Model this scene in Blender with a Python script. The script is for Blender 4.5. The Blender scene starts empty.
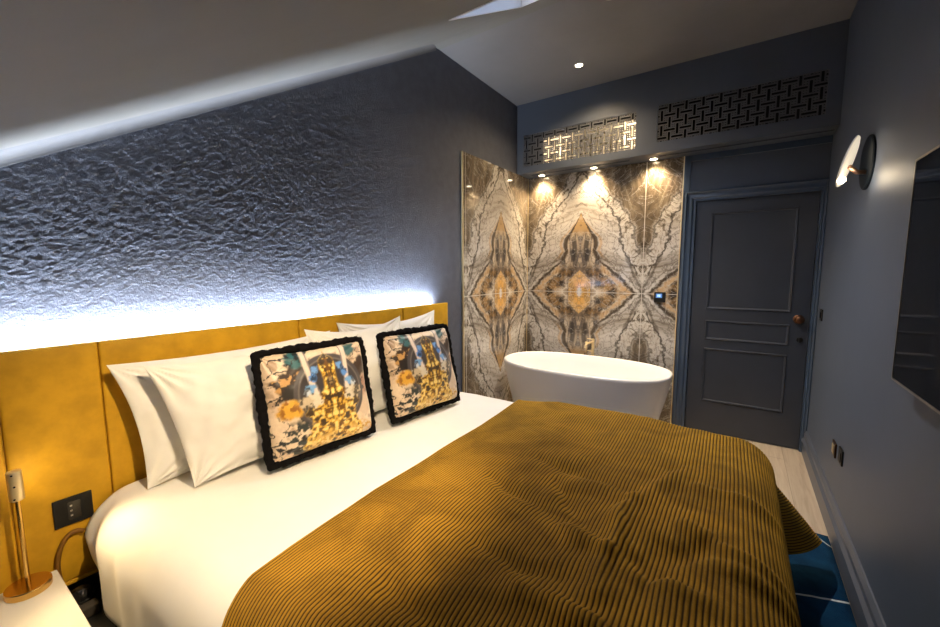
import bpy, bmesh, math, random
import numpy as np
from mathutils import Matrix, Vector
PI = math.pi
rad = math.radians
random.seed(7)
SC = bpy.context.scene
COL = SC.collection

# ------------------------------------------------------------------ room measures (metres)
W = 2.424          # right wall
YS, YF = 3.695, 3.953   # soffit front, back wall
ZC, ZS = 3.049, 2.389   # flat ceiling, soffit underside
YB, SL = 2.466, 0.582   # where the slope meets the flat ceiling, its rise
Y0 = -0.75         # low front wall behind the photographer
def zceil(y):
    return np.minimum(ZC, ZC - SL * (YB - np.asarray(y, float)))

# ------------------------------------------------------------------ noise in numpy
def vnoise(x, y, seed=0):
    rs = np.random.RandomState(seed)
    T = rs.rand(256, 256)
    x = np.asarray(x, float); y = np.asarray(y, float)
    xi = np.floor(x).astype(int); yi = np.floor(y).astype(int)
    fx = x - xi; fy = y - yi
    fx = fx * fx * fx * (fx * (fx * 6 - 15) + 10); fy = fy * fy * fy * (fy * (fy * 6 - 15) + 10)
    a = T[xi % 256, yi % 256]; b = T[(xi + 1) % 256, yi % 256]
    c = T[xi % 256, (yi + 1) % 256]; d = T[(xi + 1) % 256, (yi + 1) % 256]
    return (a * (1 - fx) + b * fx) * (1 - fy) + (c * (1 - fx) + d * fx) * fy
def fbm(x, y, seed=0, octv=4, gain=.5):
    s = 0; a = 1; t = 0
    for k in range(octv):
        s = s + a * vnoise(x * 2 ** k + 17.3 * k, y * 2 ** k + 9.1 * k, seed + k); t += a; a *= gain
    return s / t
def sstep(a, b, x):
    t = np.clip((np.asarray(x, float) - a) / (b - a), 0, 1); return t * t * (3 - 2 * t)

# ------------------------------------------------------------------ node helpers
class N:
    """a shader value: arithmetic on it writes Math nodes"""
    def __init__(s, nt, sock): s.nt = nt; s.s = sock
    def _m(s, op, *a):
        n = s.nt.nodes.new('ShaderNodeMath'); n.operation = op
        for i, v in enumerate((s,) + a):
            if isinstance(v, N): s.nt.links.new(v.s, n.inputs[i])
            else: n.inputs[i].default_value = v
        return N(s.nt, n.outputs[0])
    def __add__(s, o): return s._m('ADD', o)
    __radd__ = __add__
    def __sub__(s, o): return s._m('SUBTRACT', o)
    def __rsub__(s, o): return (s * -1.0) + o
    def __mul__(s, o): return s._m('MULTIPLY', o)
    __rmul__ = __mul__
    def __truediv__(s, o): return s._m('DIVIDE', o)
    def abs(s): return s._m('ABSOLUTE')
    def min(s, o): return s._m('MINIMUM', o)
    def max(s, o): return s._m('MAXIMUM', o)
    def pow(s, o): return s._m('POWER', o)
    def sin(s): return s._m('SINE')
    def fract(s): return s._m('FRACT')
    def ping(s, o): return s._m('PINGPONG', o)
    def clamp(s): return s.max(0.0).min(1.0)
    def step(s, a, b):
        n = s.nt.nodes.new('ShaderNodeMapRange'); n.interpolation_type = 'SMOOTHSTEP'
        s.nt.links.new(s.s, n.inputs['Value'])
        n.inputs['From Min'].default_value = a; n.inputs['From Max'].default_value = b
        return N(s.nt, n.outputs['Result'])
def xyz(nt, x, y, z=0.0):
    n = nt.nodes.new('ShaderNodeCombineXYZ')
    for i, v in enumerate((x, y, z)):
        if isinstance(v, N): nt.links.new(v.s, n.inputs[i])
        else: n.inputs[i].default_value = v
    return n.outputs[0]
def noise(nt, vec, scale=5, detail=4, rough=.5, dist=0.0, out='Fac'):
    n = nt.nodes.new('ShaderNodeTexNoise')
    n.inputs['Scale'].default_value = scale; n.inputs['Detail'].default_value = detail
    n.inputs['Roughness'].default_value = rough; n.inputs['Distortion'].default_value = dist
    if vec is not None: nt.links.new(vec, n.inputs['Vector'])
    return N(nt, n.outputs[out])
def mixc(nt, f, a, b, mode='MIX'):
    n = nt.nodes.new('ShaderNodeMix'); n.data_type = 'RGBA'; n.blend_type = mode
    for k, v in ((0, f), (6, a), (7, b)):
        if isinstance(v, N): nt.links.new(v.s, n.inputs[k])
        elif isinstance(v, bpy.types.NodeSocket): nt.links.new(v, n.inputs[k])
        elif k == 0: n.inputs[0].default_value = v
        else: n.inputs[k].default_value = tuple(v) + ((1,) if len(v) == 3 else ())
    return n.outputs[2]
def ramp(nt, fac, stops):
    n = nt.nodes.new('ShaderNodeValToRGB'); e = n.color_ramp.elements
    while len(e) < len(stops): e.new(.5)
    for el, (p, c) in zip(e, stops): el.position = p; el.color = tuple(c) + (1,)
    nt.links.new(fac.s, n.inputs[0]); return n.outputs[0]
def lin(r, g, b):
    f = lambda c: (c / 255 / 12.92) if c / 255 <= .04045 else ((c / 255 + .055) / 1.055) ** 2.4
    return (f(r), f(g), f(b))
def mat(name, color=(.5, .5, .5), rough=.5, metal=0., bump=0, bscale=200, bdist=.002, var=0, vscale=6, sheen=0, sheent=(1, 1, 1), coat=0, emit=None, estr=0, spec=None):
    m = bpy.data.materials.new(name); m.use_nodes = True; nt = m.node_tree
    b = nt.nodes['Principled BSDF']
    b.inputs['Base Color'].default_value = tuple(color) + (1,)
    b.inputs['Roughness'].default_value = rough; b.inputs['Metallic'].default_value = metal
    b.inputs['Sheen Weight'].default_value = sheen; b.inputs['Sheen Tint'].default_value = tuple(sheent) + (1,); b.inputs['Coat Weight'].default_value = coat
    if spec is not None: b.inputs['Specular IOR Level'].default_value = spec
    if emit: b.inputs['Emission Color'].default_value = tuple(emit) + (1,); b.inputs['Emission Strength'].default_value = estr
    tc = nt.nodes.new('ShaderNodeTexCoord'); P = tc.outputs['Object']
    if var:
        f = noise(nt, P, vscale, 5, .6)
        lo = tuple(c * (1 - var) for c in color); hi = tuple(min(1, c * (1 + var)) for c in color)
        nt.links.new(mixc(nt, f.step(.25, .75), lo, hi), b.inputs['Base Color'])
    if bump:
        bp = nt.nodes.new('ShaderNodeBump'); bp.inputs['Strength'].default_value = bump; bp.inputs['Distance'].default_value = bdist
        nt.links.new(noise(nt, P, bscale, 4, .6).s, bp.inputs['Height']); nt.links.new(bp.outputs[0], b.inputs['Normal'])
    return m

# ------------------------------------------------------------------ object helpers
def tag(o, label=None, cat=None, group=None, kind=None):
    if label: o['label'] = label
    if cat: o['category'] = cat
    if group: o['group'] = group
    if kind: o['kind'] = kind
    return o
def empty(name, loc=(0, 0, 0), mtx=None):
    o = bpy.data.objects.new(name, None); COL.objects.link(o); o.empty_display_size = .05
    if mtx is not None: o.matrix_world = mtx
    else: o.location = loc
    return o
def root_of(o):
    while o.parent: o = o.parent
    return o
def obj(name, geo, material, parent=None, smooth=False, local=False, bevel=0, bseg=2, auto=None):
    """geo = (verts, faces) in world metres; origin goes to the base of a top-level thing"""
    V, F = geo
    V = np.asarray(V, float)
    if not local:
        if parent is not None: off = np.array(root_of(parent).location)
        else: off = np.array([(V[:, 0].min() + V[:, 0].max()) / 2, (V[:, 1].min() + V[:, 1].max()) / 2, V[:, 2].min()])
        V = V - off
    me = bpy.data.meshes.new(name)
    me.from_pydata(V.tolist(), [], [list(map(int, f)) for f in F]); me.update()
    bm = bmesh.new(); bm.from_mesh(me); bmesh.ops.recalc_face_normals(bm, faces=bm.faces); bm.to_mesh(me); bm.free()
    if smooth: me.polygons.foreach_set('use_smooth', [True] * len(me.polygons))
    me.materials.append(material)
    o = bpy.data.objects.new(name, me); COL.objects.link(o)
    if parent is not None: o.parent = parent
    elif not local: o.location = off
    if bevel:
        md = o.modifiers.new('bevel', 'BEVEL'); md.width = bevel; md.segments = bseg; md.limit_method = 'ANGLE'
        me.polygons.foreach_set('use_smooth', [True] * len(me.polygons))
        w = o.modifiers.new('wn', 'WEIGHTED_NORMAL'); w.keep_sharp = False
    return o
def copy_tree(o, parent=None):
    c = o.copy(); COL.objects.link(c)
    if parent is not None: c.parent = parent
    for ch in list(o.children): copy_tree(ch, c)
    return c
def join(*gs):
    V = []; F = []; n = 0
    for v, f in gs:
        v = list(map(tuple, v)); V += v; F += [[i + n for i in q] for q in f]; n += len(v)
    return V, F
def box(x0, x1, y0, y1, z0, z1):
    V = [(x, y, z) for z in (z0, z1) for y in (y0, y1) for x in (x0, x1)]
    return V, [(0, 2, 3, 1), (4, 5, 7, 6), (0, 1, 5, 4), (2, 6, 7, 3), (0, 4, 6, 2), (1, 3, 7, 5)]
def frame_of(d):
    d = np.asarray(d, float); d = d / np.linalg.norm(d)
    a = np.array([0, 0, 1.]) if abs(d[2]) < .9 else np.array([1., 0, 0])
    u = np.cross(a, d); u /= np.linalg.norm(u); return u, np.cross(d, u), d
def lathe(prof, origin=(0, 0, 0), axis=(0, 0, 1), n=32):
    """prof = [(radius, height)...] turned about an axis"""
    u, v, d = frame_of(axis); o = np.asarray(origin, float); V = []; F = []
    for r, h in prof:
        for k in range(n):
            a = 2 * PI * k / n; V.append(o + d * h + (u * math.cos(a) + v * math.sin(a)) * max(r, 1e-5))
    for i in range(len(prof) - 1):
        for k in range(n):
            k2 = (k + 1) % n; F.append((i * n + k, i * n + k2, (i + 1) * n + k2, (i + 1) * n + k))
    F.append(tuple(range(n))[::-1]); F.append(tuple((len(prof) - 1) * n + k for k in range(n)))
    return V, F
def tube(pts, r, n=12):
    pts = [np.asarray(p, float) for p in pts]; V = []; F = []
    u = None
    for i, p in enumerate(pts):
        d = pts[min(i + 1, len(pts) - 1)] - pts[max(i - 1, 0)]; d /= np.linalg.norm(d)
        if u is None: u, v, _ = frame_of(d)
        else:
            u = u - d * (u @ d); u /= np.linalg.norm(u); v = np.cross(d, u)
        rr = r[i] if hasattr(r, '__len__') else r
        for k in range(n):
            a = 2 * PI * k / n; V.append(p + (u * math.cos(a) + v * math.sin(a)) * rr)
    for i in range(len(pts) - 1):
        for k in range(n):
            k2 = (k + 1) % n; F.append((i * n + k, i * n + k2, (i + 1) * n + k2, (i + 1) * n + k))
    F.append(tuple(range(n))[::-1]); F.append(tuple((len(pts) - 1) * n + k for k in range(n)))
    return V, F
def extrude(prof, a, b, U, Vv):
    """2-D profile [(p,q)] in directions U,Vv swept from point a to b (closed prism)"""
    a = np.asarray(a, float); b = np.asarray(b, float); U = np.asarray(U, float); Vv = np.asarray(Vv, float); n = len(prof)
    P = [a + U * p + Vv * q for p, q in prof] + [b + U * p + Vv * q for p, q in prof]
    F = [(i, (i + 1) % n, n + (i + 1) % n, n + i) for i in range(n)] + [tuple(range(n))[::-1], tuple(range(n, 2 * n))]
    return P, F
def gridfaces(nu, nv, wrap=False):
    F = []
    for i in range(nu - 1):
        for j in range(nv - (0 if wrap else 1)):
            j2 = (j + 1) % nv; F.append((i * nv + j, (i + 1) * nv + j, (i + 1) * nv + j2, i * nv + j2))
    return F
def solid(o, t, off=-1):
    m = o.modifiers.new('solid', 'SOLIDIFY'); m.thickness = t; m.offset = off; return o
def uvset(o, uv):
    me = o.data; l = me.uv_layers.new(name='UVMap'); idx = np.zeros(len(me.loops), int); me.loops.foreach_get('vertex_index', idx)
    l.data.foreach_set('uv', np.asarray(uv, float)[idx].ravel())

# ------------------------------------------------------------------ materials
M = {}
def paint(name, col, rough=.55, bump=.08):
    return mat(name, col, rough, bump=bump, bscale=260, var=.05, vscale=3)
M['wall_blue'] = paint('blue_grey_wall_paint', (.078, .100, .150), .5)
M['soffit'] = paint('slate_soffit_paint', (.078, .094, .126), .5)
M['lattice'] = paint('grey_lattice_paint', (.10, .103, .115), .5)
M['door'] = mat('dark_blue_grey_door_paint', (.040, .047, .062), .36, bump=.05, bscale=120, var=.06)
M['trim'] = mat('slate_blue_gloss_trim_paint', (.050, .075, .120), .3, bump=.03, bscale=90)
M['skirt'] = mat('slate_skirting_paint', (.085, .10, .135), .35, bump=.03, bscale=90)
M['ceil'] = paint('grey_ceiling_paint', (.20, .20, .215), .6)
M['ceil_slope'] = paint('grey_sloping_ceiling_paint', (.195, .195, .188), .6)
M['coving'] = paint('pale_grey_coving_paint', (.165, .17, .185), .6)
M['white'] = mat('white_gloss_paint', (.82, .82, .82), .35, bump=.02)
M['offwhite'] = mat('cream_duct_paint', (.62, .58, .5), .5, bump=.03)
M['brass'] = mat('brushed_brass', (.72, .45, .13), .24, 1, bump=.05, bscale=400, var=.08)
M['pale_brass'] = mat('pale_brass', (.85, .70, .42), .38, .75, bump=.04, bscale=400)
M['bronze'] = mat('dark_bronze', (.12, .06, .035), .35, 1, bump=.05, bscale=200)
M['black'] = mat('matt_black_plastic', (.010, .010, .010), .5, bump=.02, spec=.25)
M['gloss_black'] = mat('gloss_black_plastic', (.008, .008, .009), .12, bump=.01)
M['screen'] = mat('dark_glass_screen', (.006, .008, .012), .06, bump=0, var=.1)
M['tvframe'] = mat('silver_screen_bezel', (.30, .29, .28), .35, .8, bump=.02)
M['navy'] = mat('navy_enamel', (.003, .007, .013), .5, bump=.02, spec=.2)
M['copper'] = mat('satin_copper', (.62, .36, .24), .35, 1, bump=.03)
M['dark'] = mat('dark_void_paint', (.012, .014, .018), .8, bump=.05)
M['divan'] = mat('charcoal_divan_fabric', (.035, .028, .02), .8, bump=.3, bscale=600, var=.2)
M['tub'] = mat('white_solid_surface_bath', (.86, .86, .87), .28, bump=.015, bscale=40, coat=.2)
M['lamp_glow'] = mat('warm_lamp_lens', (.9, .85, .75), .4, emit=(1, .80, .52), estr=30)
M['sconce_glow'] = mat('warm_frosted_lens', (.42, .37, .28), .4, emit=(1, .86, .66), estr=.5)
M['led_glow'] = mat('cool_led_diffuser', (.9, .92, .95), .4, emit=(.82, .90, 1), estr=14)
M['linen'] = mat('white_cotton_linen', (.82, .80, .76), .75, bump=.12, bscale=900, sheen=.15, var=.02)
M['velvet'] = mat('mustard_velvet', (.54, .295, .013), .6, bump=.12, bscale=500, var=.18, vscale=9, sheen=.25, sheent=(1, .62, .1), spec=.25)
M['fringe'] = mat('black_brush_fringe', (.005, .0045, .005), .95, bump=.2, bscale=500, spec=.1)
M['cushion_back'] = mat('black_cushion_backing', (.014, .013, .013), .8, bump=.2, bscale=500)
M['nightstand'] = mat('white_lacquer', (.78, .76, .70), .16, bump=.01, coat=.3)
def hexrgb(m, key, val): m.node_tree.nodes['Principled BSDF'].inputs[key].default_value = val

def floor_material():
    m = mat('pale_oak_planks', (.5, .42, .33), .38); nt = m.node_tree; b = nt.nodes['Principled BSDF']
    tc = nt.nodes.new('ShaderNodeTexCoord'); sp = nt.nodes.new('ShaderNodeSeparateXYZ'); nt.links.new(tc.outputs['Object'], sp.inputs[0])
    x = N(nt, sp.outputs[0]); y = N(nt, sp.outputs[1])
    px = x / .19; row = px._m('FLOOR')
    wn = nt.nodes.new('ShaderNodeTexWhiteNoise'); wn.noise_dimensions = '1D'; nt.links.new(row.s, wn.inputs['W']); rnd = N(nt, wn.outputs['Value'])
    grain = noise(nt, xyz(nt, x * 22.0, y * 1.6 + rnd * 9.0, 0), 1.5, 6, .6, .6)
    c = ramp(nt, grain, [(.25, (.36, .28, .20)), (.5, (.52, .43, .33)), (.8, (.62, .54, .43))])
    tone = rnd * .25 + .85
    c = mixc(nt, 1.0, c, xyz(nt, tone, tone, tone), 'MULTIPLY')
    gap = (px.fract() - .5).abs().step(.488, .497).max((((y + rnd * 1.3) / 1.4).fract() - .5).abs().step(.4975, .4992))
    nt.links.new(mixc(nt, gap * .6, c, (.12, .09, .06)), b.inputs['Base Color'])
    return m
M['floor'] = floor_material()

def marble_material():
    """bookmatched calacatta: everything is a function of the distance from the medallion axis and from the middle joint"""
    m = mat('bookmatched_marble', (.6, .55, .48), .07, coat=.0, spec=.5); nt = m.node_tree; b = nt.nodes['Principled BSDF']
    tc = nt.nodes.new('ShaderNodeTexCoord'); sp = nt.nodes.new('ShaderNodeSeparateXYZ'); nt.links.new(tc.outputs['UV'], sp.inputs[0])
    U = N(nt, sp.outputs[0]); Vr = N(nt, sp.outputs[1])
    u0 = U.ping(.59); v0 = Vr.abs()
    # fold-symmetric warps
    w1 = noise(nt, xyz(nt, u0, v0, 1.7), 4.0, 5, .55) - .5
    w2 = noise(nt, xyz(nt, u0, v0, 6.3), 4.0, 5, .55) - .5
    w3 = noise(nt, xyz(nt, u0, v0, 9.9), 13.0, 4, .6) - .5
    u = (u0 + w1 * .05 + w3 * .035).abs(); v = (v0 + w2 * .05 + w3 * .035).abs()
    def curve(pts, top):
        n = nt.nodes.new('ShaderNodeValToRGB'); e = n.color_ramp.elements; n.color_ramp.interpolation = 'LINEAR'
        while len(e) < len(pts): e.new(.5)
        for el, (p, q) in zip(e, pts): el.position = p / top; el.color = (q, q, q, 1)
        nt.links.new((v0 / top).s, n.inputs[0]); return N(nt, n.outputs[0])
    ue = curve([(0, .585), (.12, .57), (.25, .50), (.45, .43), (.68, .37), (.85, .24), (.98, .12), (1.19, .02)], 1.2)
    ed = u0 + w1 * .12 + w3 * .11 - ue
    # pale wedge: sweeping strata running up towards the axis
    st = noise(nt, xyz(nt, (v * 1.0 - ue * .55 + u * .5) * 5.0, (v + u) * 1.0, 2.2), 1.3, 7, .62, .8)
    bg = ramp(nt, st, [(.26, (.13, .105, .08)), (.36, (.27, .235, .195)), (.46, (.47, .43, .38)), (.57, (.60, .57, .53)), (.67, (.38, .335, .28)), (.78, (.19, .16, .125))])
    # smoky trunk along the tile joint
    tn = noise(nt, xyz(nt, u0 * 8.0 + v0 * 2.0, v0 * 1.6, 4.4), 1.6, 6, .6, 1.0)
    tcol = ramp(nt, tn, [(.28, (.05, .04, .028)), (.42, (.115, .09, .062)), (.55, (.19, .15, .105)), (.70, (.33, .28, .21)), (.82, (.52, .47, .40))])
    c = mixc(nt, ed.step(-.01, .03), bg, tcol)
    rockn = noise(nt, xyz(nt, u0, v0, 15.5), 9.0, 6, .66, 1.4)
    rock = ramp(nt, rockn, [(.36, (.05, .04, .032)), (.43, (.30, .26, .21)), (.5, (.66, .63, .58)), (.62, (.55, .50, .44)), (.72, (.14, .115, .09))])
    band = ed.step(-.02, .01) * (1.0 - ed.step(.085, .14))
    c = mixc(nt, band * .85, c, rock)
    c = mixc(nt, (1.0 - (ed + .008).abs().step(.003, .016)) * v0.step(.1, .2) * .85, c, (.040, .032, .025))
    c = mixc(nt, (1.0 - (ed - .10).abs().step(.004, .016)) * v0.step(.3, .4) * .7, c, (.055, .044, .034))
    c = mixc(nt, (1.0 - (ed + .075 + w3 * .10).abs().step(.002, .010)) * v0.step(.3, .4) * .6, c, (.15, .12, .10))
    xx = ((.59 - u0) * 1.0 - v0 * .42 + w3 * .06).abs()
    c = mixc(nt, (1.0 - xx.step(.004, .022)) * (1.0 - v0.step(.30, .42)) * .7, c, (.08, .065, .05))
    # big diamond of nested veins
    D = u / .54 + v / .49
    din = 1.0 - D.step(.96, 1.06)
    vein = ((D * 7.5 + w3 * 3.2 + w1 * 2.0).sin() * .5 + .5)
    dcol = ramp(nt, vein, [(.08, (.045, .034, .025)), (.24, (.21, .165, .12)), (.5, (.52, .44, .34)), (.72, (.64, .58, .49)), (.93, (.33, .27, .21))])
    tan = noise(nt, xyz(nt, u0, v0, 12.0), 7.0, 4, .6)
    dcol = mixc(nt, tan.step(.48, .66) * .55, dcol, (.55, .33, .13))
    c = mixc(nt, din, c, dcol)
    rim = (D - 1.0 + w3 * .10).abs()
    c = mixc(nt, (1.0 - rim.step(.012, .060)) * .92, c, (.050, .036, .024))
    rim2 = (D - .88 + w3 * .2).abs()
    c = mixc(nt, (1.0 - rim2.step(.02, .06)) * .7, c, (.50, .30, .12))
    rim3 = (D - 1.13 + w3 * .25).abs()
    c = mixc(nt, (1.0 - rim3.step(.008, .045)) * .6, c, (.10, .08, .06))
    # finial above and below the medallion
    wv = curve([(0, .30), (.24, .24), (.34, .175), (.41, .140), (.47, .158), (.53, .150), (.60, .095), (.67, .052), (.74, .016), (.79, .0)], .8)
    G = (u0 + w3 * .03 + w1 * .03).abs() / (wv + .0005)
    fin = (1.0 - G.step(.92, 1.04)) * v0.step(.20, .30)
    fn = noise(nt, xyz(nt, u0 * 26.0, v0 * 5.0, 3.3), 1.0, 5, .6, .8)
    fcol = ramp(nt, fn, [(.30, (.040, .036, .034)), (.45, (.16, .14, .125)), (.55, (.42, .34, .25)), (.7, (.55, .47, .37))])
    fcol = mixc(nt, (1.0 - ((u0 - .055 - (v0 - .42).abs() * .12).abs()).step(.012, .04)) * v0.step(.27, .33) * (1.0 - v0.step(.50, .56)) * .85, fcol, (.035, .032, .032))
    fcol = mixc(nt, v0.step(.54, .64), fcol, (.44, .29, .14))
    c = mixc(nt, fin, c, fcol)
    frim = (G - 1.0).abs()
    c = mixc(nt, (1.0 - frim.step(.06, .22)) * v0.step(.26, .36) * (1.0 - v0.step(.76, .79)) * .9, c, (.055, .038, .024))
    frim2 = (G - 1.30).abs()
    c = mixc(nt, (1.0 - frim2.step(.03, .16)) * v0.step(.30, .40) * (1.0 - v0.step(.72, .76)) * .55, c, (.50, .30, .12))
    # amber core
    uu = u0 + w3 * .03
    H = (uu / .115).max(uu / .23 + v0 / .225)
    core = 1.0 - H.step(.94, 1.03)
    cr = (uu / .10 + v0 / .20)
    ccol = ramp(nt, cr + w3 * .5, [(.16, (.62, .60, .60)), (.34, (.70, .47, .22)), (.6, (.66, .36, .09)), (1.0, (.60, .38, .16))])
    c = mixc(nt, core, c, ccol)
    c = mixc(nt, (1.0 - (H - 1.06).abs().step(.03, .10)) * .6, c, (.16, .12, .09))
    # fine dark veins everywhere
    fv = (noise(nt, xyz(nt, u0, v0, 21.0), 6.0, 7, .62, 1.6) - .5).abs()
    c = mixc(nt, (1.0 - fv.step(.004, .026)) * .6, c, (.075, .06, .045))
    wvn = (noise(nt, xyz(nt, u0, v0, 31.0), 4.0, 6, .6, 2.2) - .5).abs()
    c = mixc(nt, (1.0 - wvn.step(.003, .014)) * .3, c, (.74, .71, .66))
    # joints between slabs
    jv = (Vr.abs()).min((u0 - .59).abs())
    c = mixc(nt, 1.0 - jv.step(.0015, .0035), c, (.62, .58, .52))
    nt.links.new(c, b.inputs['Base Color'])
    return m
M['marble'] = marble_material()

def art_material():
    m = mat('printed_satin', (.6, .5, .4), .42, sheen=.2); nt = m.node_tree; b = nt.nodes['Principled BSDF']
    a = nt.nodes.new('ShaderNodeAttribute'); a.attribute_name = 'print'
    tc = nt.nodes.new('ShaderNodeTexCoord')
    f = noise(nt, tc.outputs['Object'], 180, 3, .6) * .3 + .85
    nt.links.new(mixc(nt, 1.0, a.outputs['Color'], xyz(nt, f, f, f), 'MULTIPLY'), b.inputs['Base Color'])
    return m
M['print'] = art_material()

def cord_material():
    m = mat('mustard_wide_wale_corduroy', (.3, .16, .02), .75, sheen=.15, sheent=(1, .6, .1), spec=.15); nt = m.node_tree; b = nt.nodes['Principled BSDF']
    tc = nt.nodes.new('ShaderNodeTexCoord'); sp = nt.nodes.new('ShaderNodeSeparateXYZ'); nt.links.new(tc.outputs['UV'], sp.inputs[0])
    u = N(nt, sp.outputs[0]); v = N(nt, sp.outputs[1])
    rib = (u.fract() - .5).abs()
    nap = noise(nt, tc.outputs['Object'], 4.5, 5, .62, .8)
    fz = noise(nt, xyz(nt, u * 3.0, v * 160.0, 0), 1.0, 3, .6)
    hi = mixc(nt, nap.step(.3, .7), (.19, .096, .006), (.40, .21, .015))
    hi = mixc(nt, fz.step(.3, .8) * .3, hi, (.42, .27, .03))
    nt.links.new(mixc(nt, rib.step(.22, .43), hi, (.040, .019, .003)), b.inputs['Base Color'])  # grooves coloured darker: deeper ground cloth plus painted shade between the ribs
    return m
M['cord'] = cord_material()

def rug_material():
    m = mat('ink_blue_wool_rug', (.01, .05, .085), .95, sheen=.0, spec=.1); nt = m.node_tree; b = nt.nodes['Principled BSDF']
    tc = nt.nodes.new('ShaderNodeTexCoord'); sp = nt.nodes.new('ShaderNodeSeparateXYZ'); nt.links.new(tc.outputs['UV'], sp.inputs[0])
    x = N(nt, sp.outputs[0]); y = N(nt, sp.outputs[1])
    f = noise(nt, tc.outputs['UV'], 9, 5, .6); g = noise(nt, tc.outputs['UV'], 260, 2, .5)
    c = mixc(nt, f.step(.3, .7), (.003, .025, .068), (.006, .046, .108))
    c = mixc(nt, g.step(.3, .8) * .4, c, (.002, .014, .03))
    wob = (noise(nt, tc.outputs['UV'], 6, 3, .5) - .5) * .03
    for (x0, y0, x1, y1) in ((2.10, 2.075, 2.45, 2.20), (2.31, 2.69, 2.42, 2.555), (1.6, 1.35, 2.42, 1.62), (1.9, .3, 2.42, 1.1)):
        L = math.hypot(x1 - x0, y1 - y0); nx, ny = -(y1 - y0) / L, (x1 - x0) / L; tx, ty = (x1 - x0) / L, (y1 - y0) / L
        d = ((x - x0) * nx + (y - y0) * ny + wob).abs()
        c = mixc(nt, 1.0 - d.step(.0035, .0065), c, (.55, .58, .58)) if x0 < 2.3 else mixc(nt, (1.0 - d.step(.003, .006)) * .8, c, (.45, .5, .5))
    nt.links.new(c, b.inputs['Base Color'])
    bp = nt.nodes.new('ShaderNodeBump'); bp.inputs['Strength'].default_value = .5; bp.inputs['Distance'].default_value = .004
    nt.links.new(g.s, bp.inputs['Height']); nt.links.new(bp.outputs[0], b.inputs['Normal'])
    return m
M['rug'] = rug_material()

def stucco_material():
    m = mat('dark_trowelled_plaster', (.088, .099, .134), .62, bump=1.0, bscale=120, bdist=.004, var=.12, vscale=14)
    return m
M['stucco'] = stucco_material()
M['glass'] = bpy.data.materials.new('roof_window_glass'); M['glass'].use_nodes = True
_nt = M['glass'].node_tree; _nt.nodes.remove(_nt.nodes['Principled BSDF'])
_tr = _nt.nodes.new('ShaderNodeBsdfTransparent'); _gl = _nt.nodes.new('ShaderNodeBsdfGlossy'); _gl.inputs['Roughness'].default_value = .02
_fr = _nt.nodes.new('ShaderNodeFresnel'); _mx = _nt.nodes.new('ShaderNodeMixShader')
_nt.links.new(_fr.outputs[0], _mx.inputs[0]); _nt.links.new(_tr.outputs[0], _mx.inputs[1]); _nt.links.new(_gl.outputs[0], _mx.inputs[2])
_nt.links.new(_mx.outputs[0], _nt.nodes['Material Output'].inputs[0])

# ================================================================== THE SETTING
fl = obj('floor', box(-.1, W + .1, Y0 - .1, YF + .1, -.1, 0), M['floor'], local=True); tag(fl, 'pale oak plank floor of the bedroom', 'floor', kind='structure')

# textured headboard wall: real trowel relief, fading to smooth beside the marble
def left_wall():
    ys = np.concatenate([np.linspace(Y0 - .02, -.06, 20), np.linspace(-.05, 2.75, 520), np.linspace(2.76, YF + .02, 30)])
    rows = np.concatenate([np.linspace(0, 1.02, 4) / 1.0, 1.06 + np.linspace(0, 1, 380)])
    V = []
    Y, K = np.meshgrid(ys, np.arange(len(rows)), indexing='ij')
    top = zceil(Y) + .03
    Z = np.where(rows[K] <= 1.021, np.minimum(rows[K], top - .02), 1.06 + (rows[K] - 1.06) * (top - 1.06))
    a = fbm(Y * 9 + .6 * fbm(Y * 20, Z * 20, 5), Z * 11, 11, 3)
    bb = fbm(Y * 58 + 3 * a, Z * 60 + 3 * fbm(Y * 25, Z * 25, 29, 2), 23, 3, .65)
    ridge = 1 - np.abs(2 * bb - 1)
    h = .25 * a + .35 * ridge ** 1.5 + .75 * fbm(Y * 62, Z * 62, 37, 3, .65)
    mask = (1 - .93 * sstep(1.35, 2.35, Y + .35 * (Z - 1.7))) * sstep(-.2, .1, Y) * sstep(1.05, 1.12, Z)
    X = -.006 + .0054 * (h - .5) * mask * (.5 + .5 * sstep(1.2, 1.55, Z))
    V = np.stack([X, Y, Z], -1).reshape(-1, 3)
    return V, gridfaces(len(ys), len(rows))
wl = obj('wall_left', left_wall(), M['stucco'], local=True, smooth=True); tag(wl, 'dark trowelled plaster wall behind the bed', 'wall', kind='structure')
tag(obj('wall_right', box(W, W + .1, Y0 - .1, YF + .1, 0, ZC + .1), M['wall_blue'], local=True), 'blue grey painted wall carrying the television', 'wall', kind='structure')
tag(obj('wall_front', box(-.1, W + .1, Y0 - .1, Y0, 0, 1.6), M['wall_blue'], local=True), 'low painted eaves wall', 'wall', kind='structure')
DX0, DX1, DZ = 1.583, 2.388, 2.008        # door opening
tag(obj('wall_back', join(box(-.1, DX0, YF, YF + .1, 0, ZC + .1), box(DX1, W + .1, YF, YF + .1, 0, ZC + .1), box(DX0, DX1, YF, YF + .1, DZ, ZC + .1)), M['soffit'], local=True), 'slate blue wall with the door', 'wall', kind='structure')
tag(obj('wall_back', box(-.1, W + .1, YF + .1, YF + .14, 0, ZC + .1), M['dark'], local=True), 'dark space behind the door', 'wall', kind='structure')

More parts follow.
